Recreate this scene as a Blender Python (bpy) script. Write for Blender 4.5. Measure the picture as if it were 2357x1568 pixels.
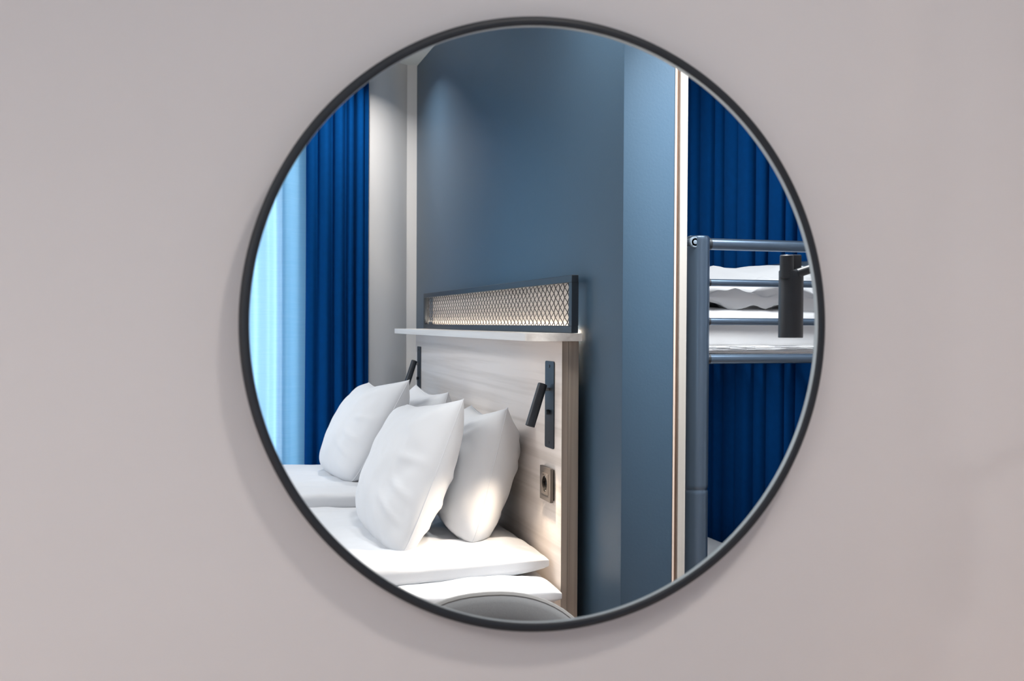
import bpy, bmesh, math, random
from mathutils import Vector, Matrix, noise

for o in list(bpy.data.objects):
    bpy.data.objects.remove(o)
scene = bpy.context.scene
C = scene.collection
random.seed(7)

# ------------------------------------------------------------------ camera
# The camera stands at the near side of the double bed and looks at a round wall mirror
# (glass plane y = G).  The room that the mirror shows is behind and beside the camera.
G = 1.206            # glass plane of the mirror, metres in front of the camera
EYE = 1.25
YAW, PITCH, ROLL = math.radians(16.3), math.radians(0.92), 0.005
cam_data = bpy.data.cameras.new('camera')
cam = bpy.data.objects.new('camera', cam_data)
C.objects.link(cam)
cam_data.sensor_width = 36.0
cam_data.lens = 36.0 * 2450.0 / 2357.0
cam_data.clip_start = 0.02
cam_data.dof.use_dof = True
cam_data.dof.focus_distance = 2.75
cam_data.dof.aperture_fstop = 6.3
fwd = Vector((math.sin(YAW) * math.cos(PITCH), math.cos(YAW) * math.cos(PITCH), -math.sin(PITCH)))
r0 = Vector((math.cos(YAW), -math.sin(YAW), 0))
u0 = r0.cross(fwd)
rgt = r0 * math.cos(ROLL) + u0 * math.sin(ROLL)
upv = u0 * math.cos(ROLL) - r0 * math.sin(ROLL)
m = Matrix((rgt, upv, -fwd)).transposed().to_4x4()
m.translation = (0, 0, EYE)
cam.matrix_world = m
scene.camera = cam

# ------------------------------------------------------------------ world, lights, exposure
scene.view_settings.view_transform = 'Standard'
scene.view_settings.look = 'None'
scene.view_settings.gamma = 1.0
scene.view_settings.use_curve_mapping = False
scene.view_settings.exposure = 0.0

scene.cycles.max_bounces = 9
scene.cycles.diffuse_bounces = 4

world = bpy.data.worlds.new('daylight')
scene.world = world
world.use_nodes = True
bg = world.node_tree.nodes['Background']
bg.inputs['Color'].default_value = (0.62, 0.80, 1.0, 1)
bg.inputs['Strength'].default_value = 1.6


def area_light(name, loc, target, size, power, color, shape='DISK', size_y=None, spread=180):
    d = bpy.data.lights.new(name, 'AREA')
    d.shape = shape
    d.size = size
    if size_y:
        d.size_y = size_y
    d.energy = power
    d.color = color
    d.spread = math.radians(spread)
    o = bpy.data.objects.new(name, d)
    C.objects.link(o)
    o.location = loc
    o.rotation_euler = (Vector(target) - Vector(loc)).to_track_quat('-Z', 'Y').to_euler()
    return o


# daylight outside the window (the window is in the far wall, behind the camera)
area_light('window_daylight', (-0.02, -2.50, 1.30), (-0.02, 0, 1.25), 0.95, 14, (0.97, 0.98, 1.0), 'RECTANGLE', 2.1)
# ceiling lights: a wide soft fill added over the open floor, recessed downlights elsewhere
area_light('ceiling_fill', (-1.5, -0.95, 2.385), (-1.5, -0.95, 0), 1.4, 52.5, (1.0, 0.970, 0.955), spread=150)
area_light('downlight_a', (0.70, 0.20, 2.385), (0.66, 0.20, 0), 0.20, 7.5, (1.0, 0.93, 0.87), spread=150)
area_light('downlight_d', (1.10, 0.48, 2.385), (1.05, 0.18, 0.3), 0.12, 9, (1.0, 0.98, 0.97), spread=60)
area_light('downlight_e', (1.62, 0.45, 2.385), (1.62, -0.3, 0.7), 0.16, 14, (0.97, 0.98, 1.0), spread=140)
area_light('bunk_curtain_fill', (1.20, -1.15, 2.385), (1.50, -1.15, 0), 0.12, 8.5, (0.97, 0.98, 1.0), spread=170)  # added fill to brighten the bunk curtain, stands for no fixture
area_light('lower_bunk_fill', (1.60, -1.0, 1.13), (1.75, -1.2, 0), 0.10, 1.6, (0.95, 0.97, 1.0), spread=170)  # invented fill under the upper bunk, lifts the lower mattress and curtain
area_light('wall_washer', (0.60, -1.80, 2.385), (0.66, -2.0, 0), 0.05, 5.4, (1.0, 0.90, 0.83), spread=128)


# ------------------------------------------------------------------ materials
def lin(c):
    return tuple(((v / 255) / 12.92 if v / 255 <= 0.04045 else ((v / 255 + 0.055) / 1.055) ** 2.4) for v in c)


def mat(name, rgb, rough=0.6, metal=0.0, spec=0.5, var=0.0, vscale=6.0, bump=0.0, bscale=200.0, bdetail=4.0, sheen=0.0, coat=0.0, stretch=(1, 1, 1)):
    """Principled material with procedural colour variation and fine relief."""
    mt = bpy.data.materials.new(name)
    mt.use_nodes = True
    nt = mt.node_tree
    b = nt.nodes['Principled BSDF']
    col = lin(rgb) + (1,)
    b.inputs['Base Color'].default_value = col
    b.inputs['Roughness'].default_value = rough
    b.inputs['Metallic'].default_value = metal
    b.inputs['Specular IOR Level'].default_value = spec
    b.inputs['Sheen Weight'].default_value = sheen
    b.inputs['Coat Weight'].default_value = coat
    tc = nt.nodes.new('ShaderNodeTexCoord')
    mp = nt.nodes.new('ShaderNodeMapping')
    mp.inputs['Scale'].default_value = stretch
    nt.links.new(tc.outputs['Object'], mp.inputs['Vector'])
    if var > 0:
        n = nt.nodes.new('ShaderNodeTexNoise')
        n.inputs['Scale'].default_value = vscale
        n.inputs['Detail'].default_value = 5
        nt.links.new(mp.outputs['Vector'], n.inputs['Vector'])
        r = nt.nodes.new('ShaderNodeValToRGB')
        r.color_ramp.elements[0].position = 0.3
        r.color_ramp.elements[1].position = 0.7
        r.color_ramp.elements[0].color = tuple(v * (1 - var) for v in col[:3]) + (1,)
        r.color_ramp.elements[1].color = tuple(min(1, v * (1 + var)) for v in col[:3]) + (1,)
        nt.links.new(n.outputs['Fac'], r.inputs['Fac'])
        nt.links.new(r.outputs['Color'], b.inputs['Base Color'])
    if bump > 0:
        n2 = nt.nodes.new('ShaderNodeTexNoise')
        n2.inputs['Scale'].default_value = bscale
        n2.inputs['Detail'].default_value = bdetail
        nt.links.new(mp.outputs['Vector'], n2.inputs['Vector'])
        bp = nt.nodes.new('ShaderNodeBump')
        bp.inputs['Strength'].default_value = bump
        bp.inputs['Distance'].default_value = 0.002
        nt.links.new(n2.outputs['Fac'], bp.inputs['Height'])
        nt.links.new(bp.outputs['Normal'], b.inputs['Normal'])
    return mt


def wood_mat(name, light, dark, axis='Y', rough=0.5, contrast=1.0):
    """Pale ash laminate: streaks along one axis and wide cathedral bands."""
    mt = bpy.data.materials.new(name)
    mt.use_nodes = True
    nt = mt.node_tree
    b = nt.nodes['Principled BSDF']
    b.inputs['Roughness'].default_value = rough
    tc = nt.nodes.new('ShaderNodeTexCoord')
    mp = nt.nodes.new('ShaderNodeMapping')
    s = {'Y': (14, 0.30, 14), 'Z': (14, 14, 0.30), 'X': (0.30, 14, 14)}[axis]
    mp.inputs['Scale'].default_value = s
    nt.links.new(tc.outputs['Object'], mp.inputs['Vector'])
    big = nt.nodes.new('ShaderNodeTexNoise')
    big.inputs['Scale'].default_value = 0.9
    big.inputs['Detail'].default_value = 2
    big.inputs['Distortion'].default_value = 0.4
    nt.links.new(mp.outputs['Vector'], big.inputs['Vector'])
    mul = nt.nodes.new('ShaderNodeMath')
    mul.operation = 'MULTIPLY'
    mul.inputs[1].default_value = 9.0
    nt.links.new(big.outputs['Fac'], mul.inputs[0])
    frac = nt.nodes.new('ShaderNodeMath')
    frac.operation = 'PINGPONG'
    frac.inputs[1].default_value = 1.0
    nt.links.new(mul.outputs[0], frac.inputs[0])
    fine = nt.nodes.new('ShaderNodeTexNoise')
    fine.inputs['Scale'].default_value = 9.0
    fine.inputs['Detail'].default_value = 6
    nt.links.new(mp.outputs['Vector'], fine.inputs['Vector'])
    add = nt.nodes.new('ShaderNodeMixRGB')
    add.inputs[0].default_value = 0.55
    nt.links.new(frac.outputs[0], add.inputs[1])
    nt.links.new(fine.outputs['Fac'], add.inputs[2])
    r = nt.nodes.new('ShaderNodeValToRGB')
    r.color_ramp.elements[0].position = 0.18
    r.color_ramp.elements[1].position = 0.62
    r.color_ramp.elements[0].color = lin(dark) + (1,)
    r.color_ramp.elements[1].color = lin(light) + (1,)
    nt.links.new(add.outputs[0], r.inputs['Fac'])
    nt.links.new(r.outputs['Color'], b.inputs['Base Color'])
    bp = nt.nodes.new('ShaderNodeBump')
    bp.inputs['Strength'].default_value = 0.06
    bp.inputs['Distance'].default_value = 0.001
    nt.links.new(fine.outputs['Fac'], bp.inputs['Height'])
    nt.links.new(bp.outputs['Normal'], b.inputs['Normal'])
    return mt


def emit_mat(name, rgb, strength):
    mt = bpy.data.materials.new(name)
    mt.use_nodes = True
    nt = mt.node_tree
    b = nt.nodes['Principled BSDF']
    b.inputs['Base Color'].default_value = (0.8, 0.8, 0.8, 1)
    b.inputs['Emission Color'].default_value = rgb + (1,)
    b.inputs['Emission Strength'].default_value = strength
    return mt


M = {}
M['greige'] = mat('greige_wall_paint', (222, 216, 215), 0.75, var=0.012, vscale=3, bump=0.05, bscale=260, stretch=(0.4, 1, 1.6))
M['blue'] = mat('slate_blue_paint', (62, 86, 107), 0.42, spec=0.33, var=0.02, vscale=2, bump=0.10, bscale=160)
M['white_wall'] = mat('white_wall_paint', (220, 222, 224), 0.7, var=0.01, vscale=3, bump=0.05, bscale=200)
M['ceiling'] = mat('ceiling_paint', (205, 212, 214), 0.85, var=0.01, bump=0.04)
M['floor'] = wood_mat('brown_floor_boards', (214, 190, 174), (190, 164, 148), 'X', 0.45)
M['wood'] = wood_mat('pale_ash_laminate', (236, 227, 221), (212, 202, 194), 'Y', 0.45)
M['wood_edge'] = wood_mat('ash_edge_band', (180, 168, 156), (152, 140, 129), 'Z', 0.5)
M['shelf_wood'] = wood_mat('ash_shelf_laminate', (238, 235, 231), (220, 215, 210), 'Y', 0.4)
M['trim_light'] = wood_mat('pale_trim_wood', (182, 180, 176), (166, 162, 156), 'Z', 0.45)
M['trim_pink'] = wood_mat('pinkish_edge_strip', (226, 208, 196), (206, 186, 172), 'Z', 0.5)
M['trim_brown'] = wood_mat('raw_core_wood', (170, 142, 124), (128, 102, 86), 'Z', 0.6)
M['frame_black'] = mat('black_mirror_frame_paint', (31, 34, 40), 0.48, var=0.03)
M['lip'] = mat('pale_glass_edge', (186, 194, 198), 0.3, metal=0.3)
M['lamp_black'] = mat('black_powder_coat', (38, 44, 52), 0.45, bump=0.06, bscale=900)
M['box_metal'] = mat('blue_black_metal_paint', (37, 46, 56), 0.45, bump=0.05, bscale=600)
M['mesh_metal'] = mat('expanded_steel_mesh', (66, 66, 69), 0.42, metal=0.5)
M['chrome'] = mat('chrome', (205, 203, 200), 0.18, metal=1.0)
M['back_panel'] = mat('pale_back_panel', (196, 190, 186), 0.7, var=0.02)
M['socket'] = mat('umber_grey_plastic', (98, 92, 88), 0.4, bump=0.04, bscale=900)
M['socket_dark'] = mat('dark_plastic', (30, 29, 29), 0.35)
M['linen'] = mat('white_cotton', (214, 217, 222), 0.85, spec=0.2, bump=0.10, bscale=900, sheen=0.15)
M['bunk_linen'] = mat('white_bunk_cotton', (222, 224, 227), 0.85, spec=0.2, bump=0.10, bscale=700, sheen=0.1)
M['bunk_steel'] = mat('grey_blue_steel_tube', (100, 119, 140), 0.28, metal=0.8, bump=0.03, bscale=900)
M['bunk_cap'] = mat('pale_steel_cap', (150, 168, 184), 0.35, metal=0.4)
M['navy'] = mat('navy_curtain_cloth', (2, 62, 122), 0.9, spec=0.05, var=0.05, vscale=40, bump=0.12, bscale=1200)
M['chair_grey'] = mat('grey_chair_fabric', (104, 105, 107), 0.8, var=0.06, vscale=400, bump=0.15, bscale=900, sheen=0.2)
M['chair_rim'] = mat('light_grey_piping', (138, 137, 136), 0.6, bump=0.05, bscale=700)
M['bed_cloth'] = mat('bed_base_cloth', (92, 94, 98), 0.9, var=0.06, vscale=300, bump=0.1)
M['led'] = emit_mat('warm_led_strip', (1.0, 0.82, 0.64), 85.0)
M['lens'] = emit_mat('warm_lamp_lens', (1.0, 0.85, 0.68), 6.0)
M['win_frame'] = mat('white_window_frame', (225, 228, 230), 0.4)

mg = bpy.data.materials.new('mirror_silver')
mg.use_nodes = True
_b = mg.node_tree.nodes['Principled BSDF']
_b.inputs['Base Color'].default_value = (0.93, 0.955, 0.955, 1)
_b.inputs['Metallic'].default_value = 1.0
_b.inputs['Roughness'].default_value = 0.0
M['mirror'] = mg

gl = bpy.data.materials.new('window_glass')
gl.use_nodes = True
_nt = gl.node_tree
_nt.nodes.remove(_nt.nodes['Principled BSDF'])
_t = _nt.nodes.new('ShaderNodeBsdfTransparent')
_t.inputs['Color'].default_value = (0.94, 0.97, 0.97, 1)
_g = _nt.nodes.new('ShaderNodeBsdfGlossy')
_g.inputs['Roughness'].default_value = 0.02
_mx = _nt.nodes.new('ShaderNodeMixShader')
_mx.inputs[0].default_value = 0.06
_nt.links.new(_t.outputs[0], _mx.inputs[1])
_nt.links.new(_g.outputs[0], _mx.inputs[2])
_nt.links.new(_mx.outputs[0], _nt.nodes['Material Output'].inputs['Surface'])
M['glass'] = gl

sh = bpy.data.materials.new('light_blue_sheer')
sh.use_nodes = True
_nt = sh.node_tree
_nt.nodes.remove(_nt.nodes['Principled BSDF'])
_tc = _nt.nodes.new('ShaderNodeTexCoord')
_mp = _nt.nodes.new('ShaderNodeMapping')
_mp.inputs['Scale'].default_value = (6, 6, 160)
_nt.links.new(_tc.outputs['Object'], _mp.inputs['Vector'])
_n = _nt.nodes.new('ShaderNodeTexNoise')
_n.inputs['Scale'].default_value = 1.0
_nt.links.new(_mp.outputs['Vector'], _n.inputs['Vector'])
_r = _nt.nodes.new('ShaderNodeValToRGB')
_r.color_ramp.elements[0].color = lin((140, 190, 220)) + (1,)
_r.color_ramp.elements[1].color = lin((156, 200, 228)) + (1,)
_nt.links.new(_n.outputs['Fac'], _r.inputs['Fac'])
_tl = _nt.nodes.new('ShaderNodeBsdfTranslucent')
_df = _nt.nodes.new('ShaderNodeBsdfDiffuse')
_tr = _nt.nodes.new('ShaderNodeBsdfTransparent')
_tr.inputs['Color'].default_value = (0.75, 0.88, 1.0, 1)
_nt.links.new(_r.outputs['Color'], _tl.inputs['Color'])
_nt.links.new(_r.outputs['Color'], _df.inputs['Color'])
_m1 = _nt.nodes.new('ShaderNodeMixShader')
_m1.inputs[0].default_value = 0.3
_m2 = _nt.nodes.new('ShaderNodeMixShader')
_m2.inputs[0].default_value = 0.12
_nt.links.new(_tl.outputs[0], _m1.inputs[1])
_nt.links.new(_df.outputs[0], _m1.inputs[2])
_nt.links.new(_m1.outputs[0], _m2.inputs[1])
_nt.links.new(_tr.outputs[0], _m2.inputs[2])
_nt.links.new(_m2.outputs[0], _nt.nodes['Material Output'].inputs['Surface'])
M['sheer'] = sh

# ------------------------------------------------------------------ mesh helpers
# Room coordinates used below: x = distance to the right of the camera, y = path length from the
# camera to the mirror and back into the room (measured along the mirror's normal), z = height.
# W() turns that into the real place, on the camera's side of the mirror.
WL = {}


def W(p):
    return Vector((p[0], 2 * G - p[1], p[2]))


def tag(o, label=None, cat=None, group=None, kind=None):
    if label:
        o['label'] = label
    if cat:
        o['category'] = cat
    if group:
        o['group'] = group
    if kind:
        o['kind'] = kind
    return o


def thing(name, base, label, cat, group=None, kind=None, real=False):
    o = bpy.data.objects.new(name, None)
    C.objects.link(o)
    o.location = Vector(base) if real else W(base)
    o.empty_display_size = 0.05
    WL[o] = o.location.copy()
    return tag(o, label, cat, group, kind)


def obj(name, bm, material, parent=None, smooth=True, real=False, angle=40):
    if not real:
        for v in bm.verts:
            v.co.y = 2 * G - v.co.y
        bmesh.ops.reverse_faces(bm, faces=bm.faces[:])
    if parent is not None:
        org = WL[parent]
    else:
        xs = [v.co for v in bm.verts]
        org = Vector(((min(c.x for c in xs) + max(c.x for c in xs)) / 2,
                      (min(c.y for c in xs) + max(c.y for c in xs)) / 2, min(c.z for c in xs)))
    for v in bm.verts:
        v.co -= org
    me = bpy.data.meshes.new(name)
    bm.to_mesh(me)
    bm.free()
    me.materials.append(material)
    if smooth:
        me.polygons.foreach_set('use_smooth', [True] * len(me.polygons))
        me.set_sharp_from_angle(angle=math.radians(angle))
    o = bpy.data.objects.new(name, me)
    C.objects.link(o)
    if parent is not None:
        o.parent = parent
    else:
        o.location = org
    WL[o] = org.copy()
    return o


def struct(name, bm, material, parent=None, smooth=False, real=False):
    o = obj(name, bm, material, parent, smooth, real)
    if parent is None:
        o['kind'] = 'structure'
    return o


def NB():
    return bmesh.new()


def box(bm, x0, x1, y0, y1, z0, z1, bev=0.0, seg=2):
    vs = [bm.verts.new((x, y, z)) for x in (x0, x1) for y in (y0, y1) for z in (z0, z1)]
    idx = ((0, 1, 3, 2), (4, 6, 7, 5), (0, 4, 5, 1), (2, 3, 7, 6), (0, 2, 6, 4), (1, 5, 7, 3))
    fs = [bm.faces.new([vs[i] for i in f]) for f in idx]
    bmesh.ops.recalc_face_normals(bm, faces=fs)
    if bev > 0:
        es = list({e for f in fs for e in f.edges})
        bmesh.ops.bevel(bm, geom=es, offset=bev, segments=seg, profile=0.5, affect='EDGES')
    return bm


def tube(bm, pts, r, n=20, caps=True, radii=None, bev=0.0):
    """Round tube through points; radii gives a radius per point."""
    pts = [Vector(p) for p in pts]
    radii = radii or [r] * len(pts)
    rings = []
    t0 = (pts[1] - pts[0]).normalized()
    a = t0.orthogonal().normalized()
    for i, p in enumerate(pts):
        if i == 0:
            t = t0
        elif i == len(pts) - 1:
            t = (pts[-1] - pts[-2]).normalized()
        else:
            t = ((pts[i + 1] - p).normalized() + (p - pts[i - 1]).normalized()).normalized()
        a = (a - t * a.dot(t)).normalized()
        b = t.cross(a)
        rings.append([bm.verts.new(p + (a * math.cos(2 * math.pi * k / n) + b * math.sin(2 * math.pi * k / n)) * radii[i]) for k in range(n)])
    fs = []
    for i in range(len(rings) - 1):
        for k in range(n):
            k2 = (k + 1) % n
            fs.append(bm.faces.new((rings[i][k], rings[i][k2], rings[i + 1][k2], rings[i + 1][k])))
    if caps:
        fs.append(bm.faces.new(rings[0][::-1]))
        fs.append(bm.faces.new(rings[-1]))
    bmesh.ops.recalc_face_normals(bm, faces=fs)
    return bm


def capped(bm, p, q, r, n=24, ch=0.0015):
    """A cylinder with chamfered ends."""
    p, q = Vector(p), Vector(q)
    d = (q - p).normalized()
    return tube(bm, [p, p + d * ch, q - d * ch, q], r, n, radii=[r - ch, r, r, r - ch])


def outline_slab(bm, pts2, x0, x1):
    """Closed outline given as (y, z) points, extruded from x0 to x1."""
    a = [bm.verts.new((x0, y, z)) for y, z in pts2]
    b = [bm.verts.new((x1, y, z)) for y, z in pts2]
    n = len(a)
    fs = [bm.faces.new(a), bm.faces.new(b[::-1])]
    for i in range(n):
        j = (i + 1) % n
        fs.append(bm.faces.new((a[i], a[j], b[j], b[i])))
    bmesh.ops.recalc_face_normals(bm, faces=fs)
    return bm


def round_rect(y0, y1, z0, z1, r, n=5):
    out = []
    for cy, cz, a0 in ((y1 - r, z1 - r, 0), (y0 + r, z1 - r, 90), (y0 + r, z0 + r, 180), (y1 - r, z0 + r, 270)):
        for k in range(n + 1):
            a = math.radians(a0 + 90 * k / n)
            out.append((cy + r * math.cos(a), cz + r * math.sin(a)))
    return out


def lathe_y(bm, prof, cx, cz, n=160):
    """Ring turned about an axis along y; prof is a closed list of (radius, y)."""
    rings = []
    for k in range(n):
        a = 2 * math.pi * k / n
        rings.append([bm.verts.new((cx + r * math.cos(a), y, cz + r * math.sin(a))) for r, y in prof])
    fs = []
    p = len(prof)
    for k in range(n):
        for i in range(p):
            j = (i + 1) % p
            fs.append(bm.faces.new((rings[k][i], rings[k][j], rings[(k + 1) % n][j], rings[(k + 1) % n][i])))
    bmesh.ops.recalc_face_normals(bm, faces=fs)
    return bm


def fold(u, v, lines):
    """Sum of soft creases; each is (u0, v0, u1, v1, width, height)."""
    s = 0.0
    for (a, b, c, d, w, h) in lines:
        dx, dy = c - a, d - b
        L2 = dx * dx + dy * dy
        t = max(0.0, min(1.0, ((u - a) * dx + (v - b) * dy) / L2))
        px, py = a + t * dx - u, b + t * dy - v
        sg = (dx * (v - b) - dy * (u - a)) / math.sqrt(L2)
        env = math.sin(math.pi * min(1, max(0.0, 0.15 + 0.85 * t)))
        q = (px * px + py * py) / (w * w)
        s += h * math.exp(-q) * env + 0.35 * h * (sg / w) * math.exp(-q) * env
    return s


def warp(u, v, pin):
    """Edge outline: pin is one number, or (side, top, bottom, corner) for a standing pillow."""
    if not isinstance(pin, tuple):
        return u * (1 - pin * (1 - v * v)), v * (1 - pin * (1 - u * u))
    ps, pt, pb, pc = pin
    pv = pt if v > 0 else pb
    uu, vv = u * (1 - ps * (1 - v * v)), v * (1 - pv * (1 - u * u))
    if v < 0:                      # lower corners are pressed round
        k = pc * (abs(u) * abs(v)) ** 4
        uu *= 1 - k
        vv *= 1 - k * 0.8
    return uu, vv


def puff(bm, c, T, n=64, pin=0.06, p=2.4, q=0.55, wr=0.004, wf=6.0, seed=0.0, folds=(), folds_back=(), hem=0.0, sag=0.0, shape=None):
    """A stuffed cloth form between four corners c = [(-u,-v), (+u,-v), (+u,+v), (-u,+v)]."""
    c = [Vector(k) for k in c]
    nrm = ((c[1] - c[0]) + (c[2] - c[3])).cross((c[3] - c[0]) + (c[2] - c[1])).normalized()

    def base(u, v):
        a, b = (u + 1) / 2, (v + 1) / 2
        return c[0] * (1 - a) * (1 - b) + c[1] * a * (1 - b) + c[2] * a * b + c[3] * (1 - a) * b

    def pos(i, j, side):
        s, t = -1 + 2 * i / n, -1 + 2 * j / n
        u, v = math.sin(s * math.pi / 2), math.sin(t * math.pi / 2)
        uu, vv = warp(u, v, pin)
        P = base(uu, vv)
        edge = max(0.0, (1 - abs(u) ** p) * (1 - abs(v) ** p))
        h = 0.5 * T * edge ** q + hem
        k = 1.0 if side else -1.0
        nz = noise.noise(Vector((u * wf * 0.35 + seed, v * wf * 0.35, seed + k))) * wr * 2.2
        nz += noise.noise(Vector((u * wf + seed, v * wf * 0.6 + 9.1, seed + k * 3))) * wr
        w = min(1.0, edge * 4 + 0.15)
        h += k * 0 + nz * w
        h += fold(u, v, folds if side else folds_back) * min(1.0, edge * 6 + 0.1)
        if shape:
            P = P + shape(u, v)
        return P + nrm * (k * max(0.0006, h)) + Vector((0, 0, -sag * (1 - v * v) * (1 - u * u)))

    top = [[None] * (n + 1) for _ in range(n + 1)]
    bot = [[None] * (n + 1) for _ in range(n + 1)]
    for i in range(n + 1):
        for j in range(n + 1):
            top[i][j] = bm.verts.new(pos(i, j, True))
            bot[i][j] = bm.verts.new(pos(i, j, False))
    fs = []
    for i in range(n):
        for j in range(n):
            fs.append(bm.faces.new((top[i][j], top[i + 1][j], top[i + 1][j + 1], top[i][j + 1])))
            fs.append(bm.faces.new((bot[i][j], bot[i][j + 1], bot[i + 1][j + 1], bot[i + 1][j])))
    ring = [(i, 0) for i in range(n)] + [(n, j) for j in range(n)] + [(i, n) for i in range(n, 0, -1)] + [(0, j) for j in range(n, 0, -1)]
    for a in range(len(ring)):
        (i, j), (k, l) = ring[a], ring[(a + 1) % len(ring)]
        fs.append(bm.faces.new((top[i][j], bot[i][j], bot[k][l], top[k][l])))
    bmesh.ops.recalc_face_normals(bm, faces=fs)
    return bm


# ------------------------------------------------------------------ the setting
CEIL = 2.39
XW = 0.92            # blue partition face behind the headboard
YN, YF = 2.253, 4.667   # partition end and window wall
WALLY = 1.236        # mirror wall

struct('floor', box(NB(), -2.7, 2.3, 1.236, 5.0, -0.1, 0.0), M['floor'])
struct('ceiling', box(NB(), -2.7, 2.3, 1.236, 5.0, CEIL, CEIL + 0.1), M['ceiling'])
# the wall with the mirror (real side, in front of the camera)
struct('wall_front', box(NB(), -2.7, 1.34, WALLY, WALLY + 0.12, -0.1, CEIL + 0.1), M['greige'], real=True)
# short return wall to the right of the mirror, and the wall that closes the bunk niche
struct('wall_return', box(NB(), 1.22, 1.34, 1.176, 1.80, 0, CEIL), M['greige'])
struct('wall_niche', box(NB(), 1.34, 2.3, 1.70, 1.80, 0, CEIL), M['greige'])
struct('wall_right', box(NB(), 2.14, 2.3, 1.80, 4.80, 0, CEIL), M['white_wall'])
struct('wall_left', box(NB(), -2.7, -2.6, 1.176, 4.80, 0, CEIL), M['white_wall'])
# blue partition with its exposed end, and the edge strips of the niche cladding
struct('wall_partition', box(NB(), XW, 1.047, YN, YF, 0, CEIL, 0.002, 2), M['blue'], smooth=True)
struct('trim_1', box(NB(), 1.047, 1.0515, YN - 0.001, YF, 0, CEIL), M['trim_pink'])
struct('trim_2', box(NB(), 1.0515, 1.0600, YN + 0.010, YF, 0, CEIL), M['trim_brown'])
struct('trim_3', box(NB(), 1.0600, 1.0790, YN - 0.002, YF, 0, CEIL, 0.001, 1), M['trim_light'])
# window wall with one opening
WX0, WX1, WZ0, WZ1 = -0.45, 0.40, 0.22, 2.28
bm = NB()
box(bm, WX1, 2.3, YF, YF + 0.13, 0, CEIL)
box(bm, -2.7, WX0, YF, YF + 0.13, 0, CEIL)
box(bm, WX0, WX1, YF, YF + 0.13, 0, WZ0)
box(bm, WX0, WX1, YF, YF + 0.13, WZ1, CEIL)
struct('wall_back', bm, M['white_wall'])
# rounded white pier between window and partition
bm = NB()
pcx, pcy, prd = 0.645, 4.93, 0.35
pw = math.sqrt(prd ** 2 - (pcy - YF - 0.004) ** 2)
ring = []
a0 = math.asin(pw / prd)
for k in range(41):
    a = -a0 + 2 * a0 * k / 40
    ring.append((pcx + prd * math.sin(a), pcy - prd * math.cos(a)))
lo = [bm.verts.new((x, y, 0)) for x, y in ring]
hi = [bm.verts.new((x, y, CEIL)) for x, y in ring]
for i in range(len(ring)):
    j = (i + 1) % len(ring)
    bm.faces.new((lo[i], lo[j], hi[j], hi[i]))
bm.faces.new(lo[::-1])
bm.faces.new(hi)
bmesh.ops.recalc_face_normals(bm, faces=bm.faces[:])
struct('wall_pier', bm, M['white_wall'], smooth=True)
# window
win = thing('window_1', (-0.025, YF + 0.06, WZ0), None, None, kind='structure')
for (a, b, c_, d) in ((WX0, WX0 + 0.06, WZ0, WZ1), (WX1 - 0.06, WX1, WZ0, WZ1), (-0.055, 0.005, WZ0, WZ1)):
    obj('window_stile', box(NB(), a, b, YF + 0.04, YF + 0.10, c_, d, 0.004, 1), M['win_frame'], win)
for (a, b, c_, d) in ((WX0 + 0.06, WX1 - 0.06, WZ0, WZ0 + 0.06), (WX0 + 0.06, WX1 - 0.06, WZ1 - 0.06, WZ1)):
    obj('window_rail', box(NB(), a, b, YF + 0.045, YF + 0.095, c_, d, 0.004, 1), M['win_frame'], win)
for a, b in ((WX0 + 0.06, -0.055), (0.005, WX1 - 0.06)):
    obj('pane', box(NB(), a, b, YF + 0.066, YF + 0.072, WZ0 + 0.06, WZ1 - 0.06), M['glass'], win, smooth=False)

# ------------------------------------------------------------------ round mirror
MX, MZ, MR = 0.406, 1.2475, 0.3655
mir = thing('round_mirror', (MX, WALLY, MZ - MR), 'large round wall mirror in a thin black metal frame', 'mirror', real=True)
fr = 0.0105
f0_, b0_ = G - 0.006, WALLY
prof = [(MR - fr, f0_ + 0.0015), (MR - fr + 0.0015, f0_), (MR - 0.002, f0_), (MR, f0_ + 0.002), (MR, b0_), (MR - fr, b0_)]
obj('frame', lathe_y(NB(), prof, MX, MZ, 220), M['frame_black'], mir, real=True, angle=50)
obj('inner_lip', lathe_y(NB(), [(MR - fr + 0.0004, f0_ + 0.0022), (MR - fr - 0.0003, f0_ + 0.0022), (MR - fr - 0.0003, G + 0.001), (MR - fr + 0.0004, G + 0.001)], MX, MZ, 220), M['lip'], mir, real=True, angle=50)
bm = NB()
n = 200
ri = MR - fr + 0.0005
front = [bm.verts.new((MX + ri * math.cos(2 * math.pi * k / n), G, MZ + ri * math.sin(2 * math.pi * k / n))) for k in range(n)]
back = [bm.verts.new((v.co.x, G + 0.005, v.co.z)) for v in front]
bm.faces.new(front)
bm.faces.new(back[::-1])
for k in range(n):
    bm.faces.new((front[k], back[k], back[(k + 1) % n], front[(k + 1) % n]))
bmesh.ops.recalc_face_normals(bm, faces=bm.faces[:])
obj('glass', bm, M['mirror'], mir, real=True, smooth=False)

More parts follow.
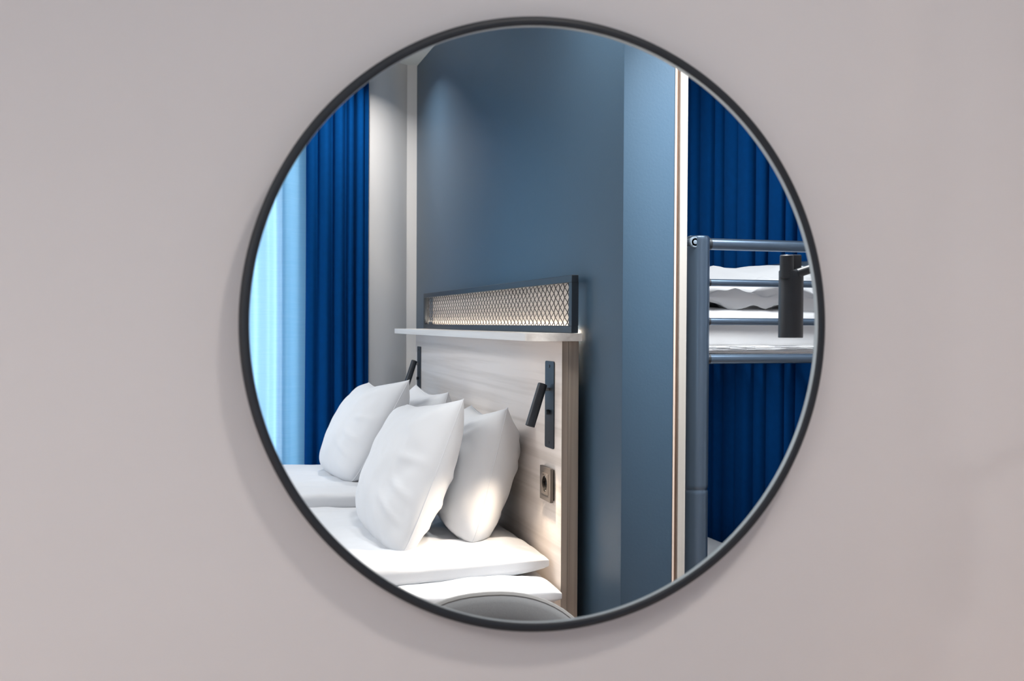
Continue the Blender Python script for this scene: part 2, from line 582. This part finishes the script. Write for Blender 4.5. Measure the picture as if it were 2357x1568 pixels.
# ------------------------------------------------------------------ headboard and its shelf
XH = 0.85
HB0, HB1 = 2.470, 4.317
hb = thing('headboard', (XH + 0.02, (HB0 + HB1) / 2, 0), 'pale ash wood headboard with a narrow shelf along its top', 'headboard')
obj('front_board', box(NB(), XH, XH + 0.0165, HB0, HB1, 0.06, 1.207, 0.0012, 2), M['wood'], hb)
obj('edge_band', box(NB(), XH + 0.0004, XH + 0.0161, HB0 - 0.0008, HB0 + 0.0002, 0.06, 1.206), M['wood_edge'], hb, smooth=False)
obj('back_board', box(NB(), XH + 0.0175, XH + 0.045, HB0 + 0.002, HB1 - 0.002, 0.0, 1.207, 0.0012, 2), M['wood_edge'], hb)
for yb in (HB0 + 0.10, HB1 - 0.10, (HB0 + HB1) / 2):
    obj('wall_batten', box(NB(), XH + 0.045, XW, yb - 0.02, yb + 0.02, 0.2, 1.1), M['wood_edge'], hb, smooth=False)
# shelf with rounded front corners
bm = NB()
sx0, sx1, sy0, sy1, sr = 0.758, 0.897, 2.455, 4.325, 0.030
pl = [(sx1, sy0), (sx1, sy1)]
for k in range(9):
    a = math.radians(90 + 90 * k / 8)
    pl.append((sx0 + sr + sr * math.cos(a), sy1 - sr + sr * math.sin(a)))
for k in range(9):
    a = math.radians(180 + 90 * k / 8)
    pl.append((sx0 + sr + sr * math.cos(a), sy0 + sr + sr * math.sin(a)))
lo = [bm.verts.new((x, y, 1.2072)) for x, y in pl]
hi = [bm.verts.new((x, y, 1.2262)) for x, y in pl]
bm.faces.new(lo)
bm.faces.new(hi[::-1])
for i in range(len(pl)):
    j = (i + 1) % len(pl)
    bm.faces.new((lo[i], lo[j], hi[j], hi[i]))
bmesh.ops.recalc_face_normals(bm, faces=bm.faces[:])
obj('shelf', bm, M['shelf_wood'], hb, angle=30)

# ------------------------------------------------------------------ light box with expanded metal front
lx0, lx1 = 0.880, 0.898
ly0, ly1, lz0, lz1 = 2.486, 4.309, 1.2265, 1.371
bt = 0.0185
lb = thing('wall_light', (0.9, (ly0 + ly1) / 2, lz0), 'long dark light box with diamond mesh front glowing above the headboard shelf', 'light')
obj('top_bar', box(NB(), lx0, lx1, ly0, ly1, lz1 - bt, lz1, 0.001, 1), M['box_metal'], lb)
obj('bottom_bar', box(NB(), lx0, lx1, ly0, ly1, lz0, lz0 + bt, 0.001, 1), M['box_metal'], lb)
obj('end_bar', box(NB(), lx0 + 0.0002, lx1, ly0, ly0 + 0.022, lz0 + bt, lz1 - bt), M['box_metal'], lb, smooth=False)
obj('end_bar', box(NB(), lx0 + 0.0002, lx1, ly1 - 0.022, ly1, lz0 + bt, lz1 - bt), M['box_metal'], lb, smooth=False)
obj('back_panel', box(NB(), XW - 0.0035, XW, 2.566, ly1 - 0.01, lz0 + 0.002, lz1 - 0.002), M['back_panel'], lb, smooth=False)
obj('led_strip', box(NB(), XW - 0.014, XW - 0.006, 2.552, ly1 - 0.03, lz0 + 0.001, lz0 + 0.005), M['led'], lb, smooth=False)
# expanded metal: a net of diamonds thickened into strands
bm = NB()
my0, my1, mz0, mz1 = ly0 + 0.016, ly1 - 0.016, lz0 + bt - 0.004, lz1 - bt + 0.004
dw, dh = 0.0362, 0.0252
vd = {}


def node(i, j):
    y, z = my0 + i * dw / 2, mz0 + j * dh / 2
    if (i, j) not in vd:
        vd[(i, j)] = bm.verts.new((lx0 + 0.006 + (0.002 if j % 2 else 0), min(max(y, my0), my1), min(max(z, mz0), mz1)))
    return vd[(i, j)]


ni, nj = int((my1 - my0) / (dw / 2)), int((mz1 - mz0) / (dh / 2))
for i in range(1, ni):
    for j in range(1, nj):
        if (i + j) % 2 == 0:
            bm.faces.new((node(i - 1, j), node(i, j - 1), node(i + 1, j), node(i, j + 1)))
scr = obj('mesh_screen', bm, M['mesh_metal'], lb, smooth=False)
wf = scr.modifiers.new('strands', 'WIREFRAME')
wf.thickness = 0.0026
wf.use_even_offset = False
wf.use_boundary = True

# ------------------------------------------------------------------ reading lamps on the headboard
PY = 2.558


def reading_lamp():
    t = thing('reading_lamp', (XH, PY, 0.935), 'x', 'lamp', 'reading lamps on the headboard')
    obj('plate', outline_slab(NB(), round_rect(PY - 0.035, PY + 0.035, 0.935, 1.155, 0.006), XH - 0.003, XH), M['box_metal'], t)
    for z in (1.142, 0.949):
        obj('screw', capped(NB(), (XH - 0.0045, PY, z), (XH - 0.003, PY, z), 0.0042, 12, 0.0006), M['lamp_black'], t)
    bt_ = obj('button', capped(NB(), (XH - 0.012, PY, 1.026), (XH - 0.003, PY, 1.026), 0.0065, 16, 0.0012), M['lamp_black'], t)
    obj('joint', capped(NB(), (XH - 0.026, PY, 1.084), (XH - 0.003, PY, 1.084), 0.0042, 14, 0.0008), M['chrome'], t)
    top = Vector((XH - 0.0205, PY, 1.0975))
    ax = Vector((-0.33, -0.11, -0.93)).normalized()
    bot = top + ax * 0.112
    ca = Vector(top)
    # open tube: outer wall, lower rim, inner wall up to the lens
    bm = tube(NB(), [top, top + ax * 0.0015, bot, bot, bot - ax * 0.012], 0.012, 28, caps=True,
              radii=[0.0108, 0.0121, 0.0121, 0.0105, 0.0105])
    tb = obj('tube', bm, M['lamp_black'], t)
    obj('lens', capped(NB(), bot - ax * 0.0115, bot - ax * 0.009, 0.0102, 20, 0.0005), M['lens'], tb)
    return t, bot, ax


def lamp_beam(name, p, ax, power):
    d = bpy.data.lights.new(name, 'SPOT')
    d.energy = power
    d.color = (1.0, 0.79, 0.60)
    d.spot_size = math.radians(98)
    d.spot_blend = 0.9
    d.shadow_soft_size = 0.01
    o = bpy.data.objects.new(name, d)
    C.objects.link(o)
    o.location = W(p)
    w = Vector((ax.x, -ax.y, ax.z))
    o.rotation_euler = w.to_track_quat('-Z', 'Y').to_euler()


def copy_tree(o, parent=None):
    c = o.copy()
    C.objects.link(c)
    c.parent = parent
    for ch in list(o.children):
        copy_tree(ch, c)
    return c


lamp, lbot, lax = reading_lamp()
lamp['label'] = 'black tube reading lamp above the power socket, nearest end of the headboard'
lamp_beam('reading_beam', lbot + lax * 0.004, lax, 15.0)
lamp2 = copy_tree(lamp)
lamp2.location.y -= (4.240 - PY)
lamp2['label'] = 'black tube reading lamp at the far end of the headboard, partly behind pillows'

# ------------------------------------------------------------------ power socket
sk = thing('power_socket', (XH, 2.558, 0.803), 'square dark grey power socket low on the headboard', 'socket')
obj('back_box', box(NB(), XH - 0.005, XH, 2.522, 2.606, 0.806, 0.884, 0.001, 1), M['socket_dark'], sk)
cy, cz = 2.559, 0.844


def plate_with_hole(half, r, xf, xb, n=64):
    """Square plate around a round hole, front at xf, back at xb."""
    bm = NB()
    loops = []
    for x, hole in ((xb, False), (xf + 0.0008, False), (xf, False), (xf, True), (xb, True)):
        lp = []
        for k in range(n):
            a = 2 * math.pi * k / n
            ca, sa = math.cos(a), math.sin(a)
            if hole:
                d = r
            else:
                d = (half - (0.0008 if x == xf else 0.0)) / max(abs(ca), abs(sa))
            lp.append(bm.verts.new((x, cy + d * ca, cz + d * sa)))
        loops.append(lp)
    loops.append(loops[0])
    for p, q in zip(loops[:-1], loops[1:]):
        for k in range(n):
            k2 = (k + 1) % n
            bm.faces.new((p[k], p[k2], q[k2], q[k]))
    bmesh.ops.recalc_face_normals(bm, faces=bm.faces[:])
    return bm


obj('cover_plate', plate_with_hole(0.0425, 0.0205, XH - 0.0128, XH - 0.005), M['socket'], sk, angle=30)
obj('insert', plate_with_hole(0.0275, 0.0200, XH - 0.0142, XH - 0.0120), M['socket'], sk, angle=30)
obj('socket_well', tube(NB(), [(XH - 0.0138, cy, cz), (XH - 0.0060, cy, cz), (XH - 0.0056, cy, cz)], 0.0199, 32, caps=False, radii=[0.0199, 0.0192, 0.0]), M['socket_dark'], sk, angle=30)
for dy in (-0.0095, 0.0095):
    obj('pin_hole', capped(NB(), (XH - 0.0066, cy + dy, cz), (XH - 0.0056, cy + dy, cz), 0.0026, 12, 0.0002), M['lamp_black'], sk)
for dz in (-0.0175, 0.0175):
    obj('earth_clip', box(NB(), XH - 0.0128, XH - 0.0058, cy - 0.003, cy + 0.003, cz + dz - 0.0014, cz + dz + 0.0014, 0.0005, 1), M['chrome'], sk)
for dy in (-0.011, 0.010):
    obj('indicator', capped(NB(), (XH - 0.0152, cy + dy, 0.8665), (XH - 0.0140, cy + dy, 0.8665), 0.0022, 12, 0.0003), M['chrome'] if dy < 0 else M['socket_dark'], sk)

# ------------------------------------------------------------------ double bed
BX0 = -1.20
bed = thing('bed', (-0.2, 3.39, 0), 'low double bed made of two pushed-together mattresses against the headboard', 'bed')
for (a, b) in ((2.50, 3.385), (3.395, 4.28)):
    obj('bed_base', box(NB(), BX0, 0.845, a, b, 0.10, 0.33, 0.012, 2), M['bed_cloth'], bed)
    obj('mattress', box(NB(), BX0, 0.845, a - 0.005, b + 0.005, 0.33, 0.555, 0.03, 4), M['linen'], bed)
for x in (BX0 + 0.1, 0.74):
    for y in (2.58, 3.30, 3.48, 4.20):
        obj('leg', capped(NB(), (x, y, 0), (x, y, 0.10), 0.022, 14), M['lamp_black'], bed)
# toppers / lower covers
tp = obj('mattress_topper', puff(NB(), [(BX0, 2.445, 0.591), (0.838, 2.425, 0.591), (0.842, 3.39, 0.591), (BX0, 3.39, 0.591)], 0.060, n=90, pin=0.004, p=14, q=0.42,
         wr=0.004, wf=18, seed=3.2, hem=0.006), M['linen'])
tag(tp, 'white padded topper showing under the near duvet edge', 'topper', 'mattress toppers')
tp2 = obj('mattress_topper', puff(NB(), [(BX0, 3.395, 0.591), (0.842, 3.395, 0.591), (0.842, 4.30, 0.591), (BX0, 4.30, 0.591)], 0.066, n=48, pin=0.004, p=10, q=0.5,
          wr=0.003, wf=10, seed=5.2, hem=0.001), M['linen'])
tag(tp2, 'white padded topper under the far duvet by the window', 'topper', 'mattress toppers')


def near_shape(u, v):
    z = 0.0
    if v < -0.80:
        z -= 0.030 * ((-0.80 - v) / 0.20) ** 2 * (0.5 - 0.5 * u)
    return Vector((0, 0, z + 0.006 * math.sin(u * 5 + 1)))


dv = obj('duvet', puff(NB(), [(BX0, 2.36, 0.655), (0.838, 2.525, 0.652), (0.842, 3.33, 0.652), (BX0, 3.36, 0.655)], 0.056, n=130, pin=0.006, p=13, q=0.40,
         wr=0.004, wf=18, seed=1.7, hem=0.007, shape=near_shape,
         folds=[(0.55 + 0.05 * k, -0.99, 0.60 + 0.05 * k + 0.03 * math.sin(k * 3), -0.80 + 0.06 * math.sin(k * 7), 0.018, 0.006) for k in range(8)]), M['linen'])
tag(dv, 'white duvet on the near mattress, brightly lit by the reading lamp', 'duvet', 'duvets on the double bed')


def far_shape(u, v):
    return Vector((0, 0, -0.035 * (v + 1) / 2))


dv2 = obj('duvet', puff(NB(), [(BX0, 3.31, 0.690), (0.838, 3.31, 0.690), (0.842, 4.30, 0.690), (BX0, 4.30, 0.690)], 0.060, n=100, pin=0.005, p=14, q=0.35,
          wr=0.0035, wf=16, seed=8.3, hem=0.006, shape=far_shape), M['linen'])
tag(dv2, 'white duvet on the far mattress beside the window curtains', 'duvet', 'duvets on the double bed')

# pillows: corners are bottom-far, bottom-near, top-near, top-far
PIL = 'pillows on the double bed'


def pillow(label, c, T, seed, folds, **kw):
    t = thing('pillow', ((c[0][0] + c[1][0]) / 2, (c[0][1] + c[1][1]) / 2, min(c[0][2], c[1][2])), label, 'pillow', PIL)
    cs = obj('pillow_case', puff(NB(), c, T, n=72, seed=seed, folds=folds, folds_back=folds, **kw), M['linen'], t, angle=75)
    # seam cord running round the edge
    cc = [Vector(k) for k in c]
    pin = kw.get('pin', 0.06)
    pts = []

    def base(u, v):
        a, b = (u + 1) / 2, (v + 1) / 2
        return cc[0] * (1 - a) * (1 - b) + cc[1] * a * (1 - b) + cc[2] * a * b + cc[3] * (1 - a) * b
    N = 24
    for (u0_, v0_, u1_, v1_) in ((-1, -1, 1, -1), (1, -1, 1, 1), (1, 1, -1, 1), (-1, 1, -1, -1)):
        for k in range(N):
            u = u0_ + (u1_ - u0_) * k / N
            v = v0_ + (v1_ - v0_) * k / N
            pts.append(base(*warp(u, v, pin)))
    pts.append(pts[0])
    obj('seam', tube(NB(), pts, 0.0016, 6, caps=False), M['linen'], cs)
    return t


F1 = [(0.95, 0.9, 0.25, 0.45, 0.12, 0.004), (0.96, 0.15, 0.50, 0.12, 0.06, 0.005), (0.95, -0.30, 0.45, -0.14, 0.05, 0.005),
      (0.9, -0.6, 0.3, -0.36, 0.045, 0.004), (0.9, -0.9, 0.3, -0.6, 0.10, 0.004), (-0.9, 0.9, -0.4, 0.4, 0.12, 0.004)]
F2 = [(0.9, 0.85, 0.35, 0.65, 0.07, 0.008), (0.9, 0.75, 0.1, 0.2, 0.08, 0.006), (0.7, 0.3, -0.1, 0.0, 0.10, 0.005),
      (0.6, -0.6, 0.0, -0.5, 0.07, 0.007), (0.85, -0.9, 0.3, -0.7, 0.08, 0.007)]
PK = dict(pin=(-0.015, 0.095, -0.01, 0.10), p=2.6, q=0.50, wr=0.003)
PK2 = dict(PK, pin=(-0.015, 0.150, -0.01, 0.10))
pillow('plump white pillow at the back of the near mattress, beside the socket',
       [(0.700, 3.17, 0.685), (0.672, 2.650, 0.662), (0.780, 2.705, 1.026), (0.795, 3.16, 0.998)], 0.200, 2.3, F2, **PK2)
pillow('large white pillow standing in front on the near mattress, nearest the viewer',
       [(0.445, 3.11, 0.680), (0.472, 2.575, 0.655), (0.650, 2.664, 1.054), (0.602, 3.190, 1.002)], 0.172, 4.1, F1, **PK)
pillow('white pillow at the back of the far mattress, mostly hidden below the far lamp',
       [(0.700, 3.95, 0.715), (0.690, 3.42, 0.715), (0.775, 3.385, 1.024), (0.775, 3.93, 1.018)], 0.170, 6.6, F2, **PK2)
pillow('white pillow standing in front on the far mattress against the dark window curtain',
       [(0.440, 4.06, 0.695), (0.480, 3.50, 0.715), (0.652, 3.420, 1.064), (0.602, 3.965, 1.026)], 0.185, 9.4, F1, **PK2)


# ------------------------------------------------------------------ curtains
def curtain(name, prof, z0, z1, axis, material, thick=0.0015, nz=24, wob=0.004, seed=0.0, spread=0.0, deep=0.25):
    """prof: list of (s, offset); axis 'x' -> s along x, offset along y, axis 'y' the other way."""
    bm = NB()
    rows = []
    smid = sum(p[0] for p in prof) / len(prof)
    for j in range(nz + 1):
        t = j / nz
        z = z0 + (z1 - z0) * t
        row = []
        for s, o in prof:
            w = noise.noise(Vector((s * 9 + seed, t * 1.6, seed))) * wob
            d = noise.noise(Vector((s * 5 + seed, t * 2.1 + 4, seed + 2))) * wob * 1.3
            ss = s + (s - smid) * spread * (1 - t) + d
            oo = o * (1 + deep * (1 - t)) + w
            row.append(bm.verts.new((ss, oo, z) if axis == 'x' else (oo, ss, z)))
        rows.append(row)
    for j in range(nz):
        for i in range(len(prof) - 1):
            bm.faces.new((rows[j][i], rows[j][i + 1], rows[j + 1][i + 1], rows[j + 1][i]))
    o = obj(name, bm, material, angle=80)
    if thick:
        sd = o.modifiers.new('cloth', 'SOLIDIFY')
        sd.thickness = thick
        sd.offset = 0
    return o


def smooth_prof(ctrl, n=10):
    """Catmull-Rom through the control points."""
    out = []
    P = [ctrl[0]] + list(ctrl) + [ctrl[-1]]
    for i in range(1, len(P) - 2):
        p0, p1, p2, p3 = P[i - 1], P[i], P[i + 1], P[i + 2]
        for k in range(n):
            t = k / n
            out.append(tuple(0.5 * (2 * p1[a] + (p2[a] - p0[a]) * t + (2 * p0[a] - 5 * p1[a] + 4 * p2[a] - p3[a]) * t * t
                                    + (3 * p1[a] - p0[a] - 3 * p2[a] + p3[a]) * t ** 3) for a in (0, 1)))
    out.append(ctrl[-1])
    return out


# dark drape at the window's right side
ctrl = [(0.428, 4.575), (0.436, 4.555), (0.455, 4.548), (0.474, 4.562), (0.486, 4.540), (0.512, 4.530), (0.536, 4.562), (0.548, 4.536), (0.572, 4.528), (0.592, 4.560),
        (0.606, 4.532), (0.622, 4.540), (0.630, 4.570), (0.640, 4.535), (0.660, 4.528), (0.674, 4.555), (0.686, 4.545), (0.690, 4.565)]
ctrl = [(a, 4.55 + (b - 4.55) * 1.0) for a, b in ctrl]


def curtain_x(name, ctrl, ymid, material, **kw):
    prof = [(s, o - ymid) for s, o in smooth_prof(ctrl, 8)]
    bm_prof = prof
    o = curtain(name, bm_prof, kw.pop('z0', 0.03), kw.pop('z1', 2.36), 'x', material, **kw)
    o.location.y += -ymid   # offset measured from the curtain's own plane
    return o


cu = curtain_x('window_curtain', ctrl, 4.55, M['navy'], seed=2.0, wob=0.003, spread=0.03)
tag(cu, 'dark navy pleated window curtain between sheer and white pier', 'curtain')
# sheer across the window
pts = [(0.448, 4.612)]
s = 0.437
rs = random.Random(11)
while s > -0.55:
    st = rs.uniform(0.026, 0.058)
    s -= st
    pts.append((s, 4.616 + rs.uniform(-0.006, 0.012)))
    s -= st * rs.uniform(0.7, 1.3)
    pts.append((s, 4.580 + rs.uniform(-0.012, 0.006)))
pts = pts[::-1]
sc_ = curtain_x('sheer_curtain', pts, 4.60, M['sheer'], seed=6.0, wob=0.004, thick=0, nz=16)
tag(sc_, 'light blue sheer curtain glowing with daylight', 'curtain')

# navy curtain along the right wall behind the bunk bed: broad folds with narrow gaps
gaps = [4.55, 4.50, 4.40, 4.32, 4.236, 4.142, 4.014, 3.926, 3.796, 3.671, 3.586, 3.448, 3.360, 3.245, 3.14, 3.05, 2.93, 2.82, 2.73, 2.60, 2.49, 2.38, 2.27]
ctrl = []
rs = random.Random(3)
for a, b in zip(gaps[:-1], gaps[1:]):
    w = a - b
    g = 0.030 if rs.random() < 0.5 else 0.044
    f = rs.uniform(-0.008, 0.008)
    ctrl += [(a, 2.122), (a - g * 0.42, 2.085), (a - g * 0.45, 2.050), (a - g * 0.50 - 0.008, 2.030 + f), (a - w * 0.5, 2.022 + f + rs.uniform(-0.004, 0.004)), (b + g * 0.50 + 0.008, 2.030 + f), (b + g * 0.45, 2.050), (b + g * 0.42, 2.085)]
prof = [(s, o - 2.05) for s, o in smooth_prof(ctrl, 4)]
bc = curtain('bunk_curtain', prof, 0.03, 2.36, 'y', M['navy'], seed=12.0, wob=0.004, spread=0.0, deep=0.08)
bc.location.x += 2.05
tag(bc, 'navy blue pleated curtain hanging behind the bunk bed', 'curtain')

# ------------------------------------------------------------------ bunk bed
PXC, PYC = 1.205, 2.45
BXR, BYF = 1.965, 4.50
bk = thing('bunk_bed', ((PXC + BXR) / 2, (PYC + BYF) / 2, 0), 'dark grey steel tube bunk bed with rails across its end', 'bunk bed')
for (x, y) in ((PXC, PYC), (BXR, PYC), (PXC, BYF), (BXR, BYF)):
    p = obj('post', tube(NB(), [(x, y, 0.0), (x, y, 0.822), (x, y, 0.829), (x, y, 0.832), (x, y, 0.836), (x, y, 0.839), (x, y, 0.846), (x, y, 1.460), (x, y, 1.467), (x, y, 1.4705)], 0.0285, 32,
                         radii=[0.0290, 0.0290, 0.0289, 0.0272, 0.0272, 0.0289, 0.0290, 0.0290, 0.0289, 0.0272]), M['bunk_steel'], bk)
    obj('cap', capped(NB(), (x, y, 1.4700), (x, y, 1.4725), 0.0262, 28, 0.001), M['bunk_steel'], p)
for (z, r) in ((1.4535, 0.0148), (1.3560, 0.0090), (1.2575, 0.0090), (1.1625, 0.0125)):
    for y in (PYC, BYF):
        rl = obj('end_rail', tube(NB(), [(PXC + 0.022, y, z), (BXR - 0.022, y, z)], r, 24), M['bunk_steel'], bk)
        obj('collar', tube(NB(), [(PXC + 0.024, y, z), (PXC + 0.033, y, z)], r + 0.0006, 24), M['lamp_black'], rl)
for (z, r, dx) in ((1.4555, 0.0130, -0.020), (1.1625, 0.0170, -0.010), (0.300, 0.0170, -0.010)):
    for (x, s_) in ((PXC, 1), (BXR, -1)):
        rl = obj('side_rail', tube(NB(), [(x + s_ * dx, PYC - (0.020 if z > 1.4 else 0), z), (x + s_ * dx, BYF, z)], r, 24), M['bunk_steel'], bk)
        if z > 1.4:
            y = PYC - 0.020
            obj('end_cap', tube(NB(), [(x + s_ * dx, y + 0.002, z), (x + s_ * dx, y - 0.002, z), (x + s_ * dx, y - 0.004, z), (x + s_ * dx, y - 0.004, z), (x + s_ * dx, y - 0.0025, z), (x + s_ * dx, y - 0.0045, z)],
                                0.013, 28, radii=[0.0140, 0.0140, 0.0125, 0.0098, 0.0090, 0.0040]), M['bunk_cap'], rl)
for z in (0.300,):
    for y in (PYC, BYF):
        obj('end_rail', tube(NB(), [(PXC + 0.022, y, z), (BXR - 0.022, y, z)], 0.0125, 24), M['bunk_steel'], bk)
for z in (1.158, 0.298):
    for k in range(9):
        y = PYC + 0.10 + k * (BYF - PYC - 0.2) / 8
        obj('slat', box(NB(), PXC + 0.004, BXR - 0.004, y - 0.03, y + 0.03, z - 0.006, z + 0.006, 0.002, 1), M['bunk_steel'], bk)
obj('bracket', box(NB(), PXC - 0.030, PXC - 0.020, PYC + 0.03, PYC + 0.09, 1.075, 1.150, 0.002, 1), M['bunk_steel'], bk)
for z in (1.095, 1.130):
    obj('bolt', capped(NB(), (PXC - 0.025, PYC + 0.022, z), (PXC - 0.025, PYC + 0.031, z), 0.006, 12, 0.001), M['bunk_cap'], bk)

mx0, mx1, my0_, my1_ = PXC + 0.012, BXR - 0.012, PYC + 0.055, BYF - 0.05
t = thing('bunk_mattress', ((mx0 + mx1) / 2, 3.4, 1.166), 'white-sheeted mattress on the upper bunk behind the rails', 'mattress', 'bunk mattresses')
obj('mattress_body', puff(NB(), [(mx0, my0_, 1.232), (mx1, my0_, 1.224), (mx1, my1_, 1.228), (mx0, my1_, 1.232)], 0.118, n=72, pin=0.002, p=26, q=0.25, wr=0.003, wf=9, seed=21,
    hem=0.008), M['bunk_linen'], t)
obj('sheet_hem', puff(NB(), [(mx0 + 0.02, my0_ - 0.011, 1.176), (mx1 - 0.1, my0_ - 0.011, 1.174), (mx1 - 0.1, my0_ - 0.004, 1.199), (mx0 + 0.02, my0_ - 0.004, 1.194)], 0.008, n=30, pin=0.02, wr=0.002, wf=22, seed=2.2, hem=0.001), M['bunk_linen'], t)
lm = obj('bunk_mattress', puff(NB(), [(mx0 + 0.02, my0_, 0.355), (mx1, my0_, 0.355), (mx1, my1_, 0.355), (mx0 + 0.02, my1_, 0.355)], 0.100, n=40, pin=0.002, p=20, q=0.3, wr=0.002, wf=6, seed=22,
         hem=0.004), M['bunk_linen'])
tag(lm, 'white-sheeted mattress on the lower bunk, only a corner showing', 'mattress', 'bunk mattresses')
FB = [(-0.8, -0.8, -0.2, -0.2, 0.12, 0.010), (0.0, -0.9, 0.25, -0.2, 0.10, 0.014), (0.5, -0.9, 0.4, -0.1, 0.08, 0.010), (-0.3, -0.9, -0.5, 0.0, 0.07, 0.010)]
bp = obj('bunk_pillow', puff(NB(), [(1.19, 2.62, 1.340), (1.93, 2.60, 1.366), (1.93, 3.05, 1.372), (1.19, 3.07, 1.342)], 0.130, n=64, pin=0.03, p=2.2, q=0.66, wr=0.006, wf=5, seed=31, folds=FB, folds_back=FB),
         M['bunk_linen'], angle=75)
tag(bp, 'soft white pillow lying on the upper bunk behind the rails', 'pillow')
FD = [(-0.9, 0.2, 0.9, -0.1, 0.10, 0.010), (-0.6, -0.9, -0.3, 0.9, 0.08, 0.012), (0.0, -0.9, 0.2, 0.9, 0.07, 0.014), (0.5, -0.9, 0.55, 0.9, 0.07, 0.010), (-0.9, -0.7, 0.1, -0.5, 0.08, 0.010)]
bd = obj('bunk_duvet', puff(NB(), [(1.200, 2.515, 1.322), (1.90, 2.515, 1.318), (1.90, 2.64, 1.345), (1.200, 2.64, 1.340)], 0.050, n=80, pin=0.05, p=3, q=0.5, wr=0.014, wf=8, seed=41, folds=FD, folds_back=FD),
         M['bunk_linen'], angle=75)
tag(bd, 'crumpled white duvet edge in front of the upper bunk pillow', 'duvet')

# ------------------------------------------------------------------ wall lamp near the mirror's right edge
LX, LY = 1.050, 1.750
wl = thing('wall_lamp', (1.22, 1.69, 1.36), 'black cylinder wall lamp on a short rod, right of the bunk post', 'lamp')
obj('shade', tube(NB(), [(LX, LY, 1.226), (LX, LY, 1.2265), (LX, LY, 1.349), (LX, LY, 1.351)], 0.0225, 36, radii=[0.0215, 0.0225, 0.0225, 0.021]), M['lamp_black'], wl)
obj('neck', capped(NB(), (LX - 0.0130, LY - 0.006, 1.335), (LX - 0.0130, LY - 0.006, 1.3785), 0.0125, 28, 0.0015), M['lamp_black'], wl)
hg = obj('hinge_block', box(NB(), LX - 0.002, LX + 0.020, LY - 0.004, LY + 0.014, 1.338, 1.380, 0.002, 2), M['lamp_black'], wl)
obj('hinge_pin', capped(NB(), (LX + 0.006, LY - 0.020, 1.345), (LX + 0.006, LY + 0.002, 1.345), 0.008, 20, 0.001), M['lamp_black'], hg)
obj('arm', tube(NB(), [(LX + 0.004, LY - 0.016, 1.345), (LX + 0.05, LY - 0.03, 1.361), (1.205, 1.700, 1.385), (1.22, 1.695, 1.387)], 0.0082, 20), M['lamp_black'], wl)
obj('wall_plate', capped(NB(), (1.208, 1.695, 1.387), (1.22, 1.695, 1.387), 0.035, 36, 0.002), M['lamp_black'], wl)

# ------------------------------------------------------------------ chair in front of the mirror wall
CXC, CYC = 0.512, 1.90
ch = thing('chair', (CXC, CYC - 0.22, 0), 'grey upholstered chair with a rounded back and pale piping', 'chair')


def chair_outline(k, n, s=1.0):
    a = 2 * math.pi * k / n
    ex = 2.3
    ca, sa = math.cos(a), math.sin(a)
    rx, rz = 0.215 * s, 0.185 * s
    return (CXC + rx * math.copysign(abs(ca) ** (2 / ex), ca), 0.555 + rz * math.copysign(abs(sa) ** (2 / ex), sa))


def bend(x, z):
    return 0.55 * (x - CXC) ** 2 * -1 + 0.10 * (z - 0.555)


bm = NB()
n = 64
levels = [(0.0, 0.030), (0.45, 0.030), (0.80, 0.027), (0.95, 0.020), (1.0, 0.008), (1.0, -0.008), (0.95, -0.020), (0.80, -0.027), (0.45, -0.030), (0.0, -0.030)]
rings = []
for s_, dy in levels:
    if s_ == 0.0:
        rings.append([bm.verts.new((CXC, CYC - dy + bend(CXC, 0.555), 0.555))])
    else:
        r = []
        for k in range(n):
            x, z = chair_outline(k, n, s_)
            r.append(bm.verts.new((x, CYC - dy + bend(x, z), z)))
        rings.append(r)
for a, b in zip(rings[:-1], rings[1:]):
    for k in range(n):
        k2 = (k + 1) % n
        if len(a) == 1:
            bm.faces.new((a[0], b[k], b[k2]))
        elif len(b) == 1:
            bm.faces.new((a[k], b[0], a[k2]))
        else:
            bm.faces.new((a[k], b[k], b[k2], a[k2]))
bmesh.ops.recalc_face_normals(bm, faces=bm.faces[:])
bkr = obj('backrest', bm, M['chair_grey'], ch, angle=70)
pts = []
for k in range(n + 1):
    x, z = chair_outline(k, n, 1.004)
    pts.append((x, CYC + bend(x, z), z))
obj('piping', tube(NB(), pts, 0.0065, 8, caps=False), M['chair_rim'], bkr)
obj('seat', box(NB(), CXC - 0.22, CXC + 0.22, CYC - 0.45, CYC - 0.01, 0.40, 0.465, 0.028, 4), M['chair_grey'], ch)
for sx_ in (-1, 1):
    obj('back_support', tube(NB(), [(CXC + sx_ * 0.14, CYC - 0.03, 0.41), (CXC + sx_ * 0.14, CYC + 0.012, 0.50), (CXC + sx_ * 0.14, CYC + 0.018, 0.60)], 0.010, 12), M['lamp_black'], ch)
    for y_ in (CYC - 0.41, CYC - 0.05):
        e = 0.03 if y_ > CYC - 0.2 else -0.03
        obj('leg', tube(NB(), [(CXC + sx_ * 0.18, y_, 0.41), (CXC + sx_ * 0.21, y_ + e, 0.0)], 0.012, 14, radii=[0.013, 0.009]), M['lamp_black'], ch)
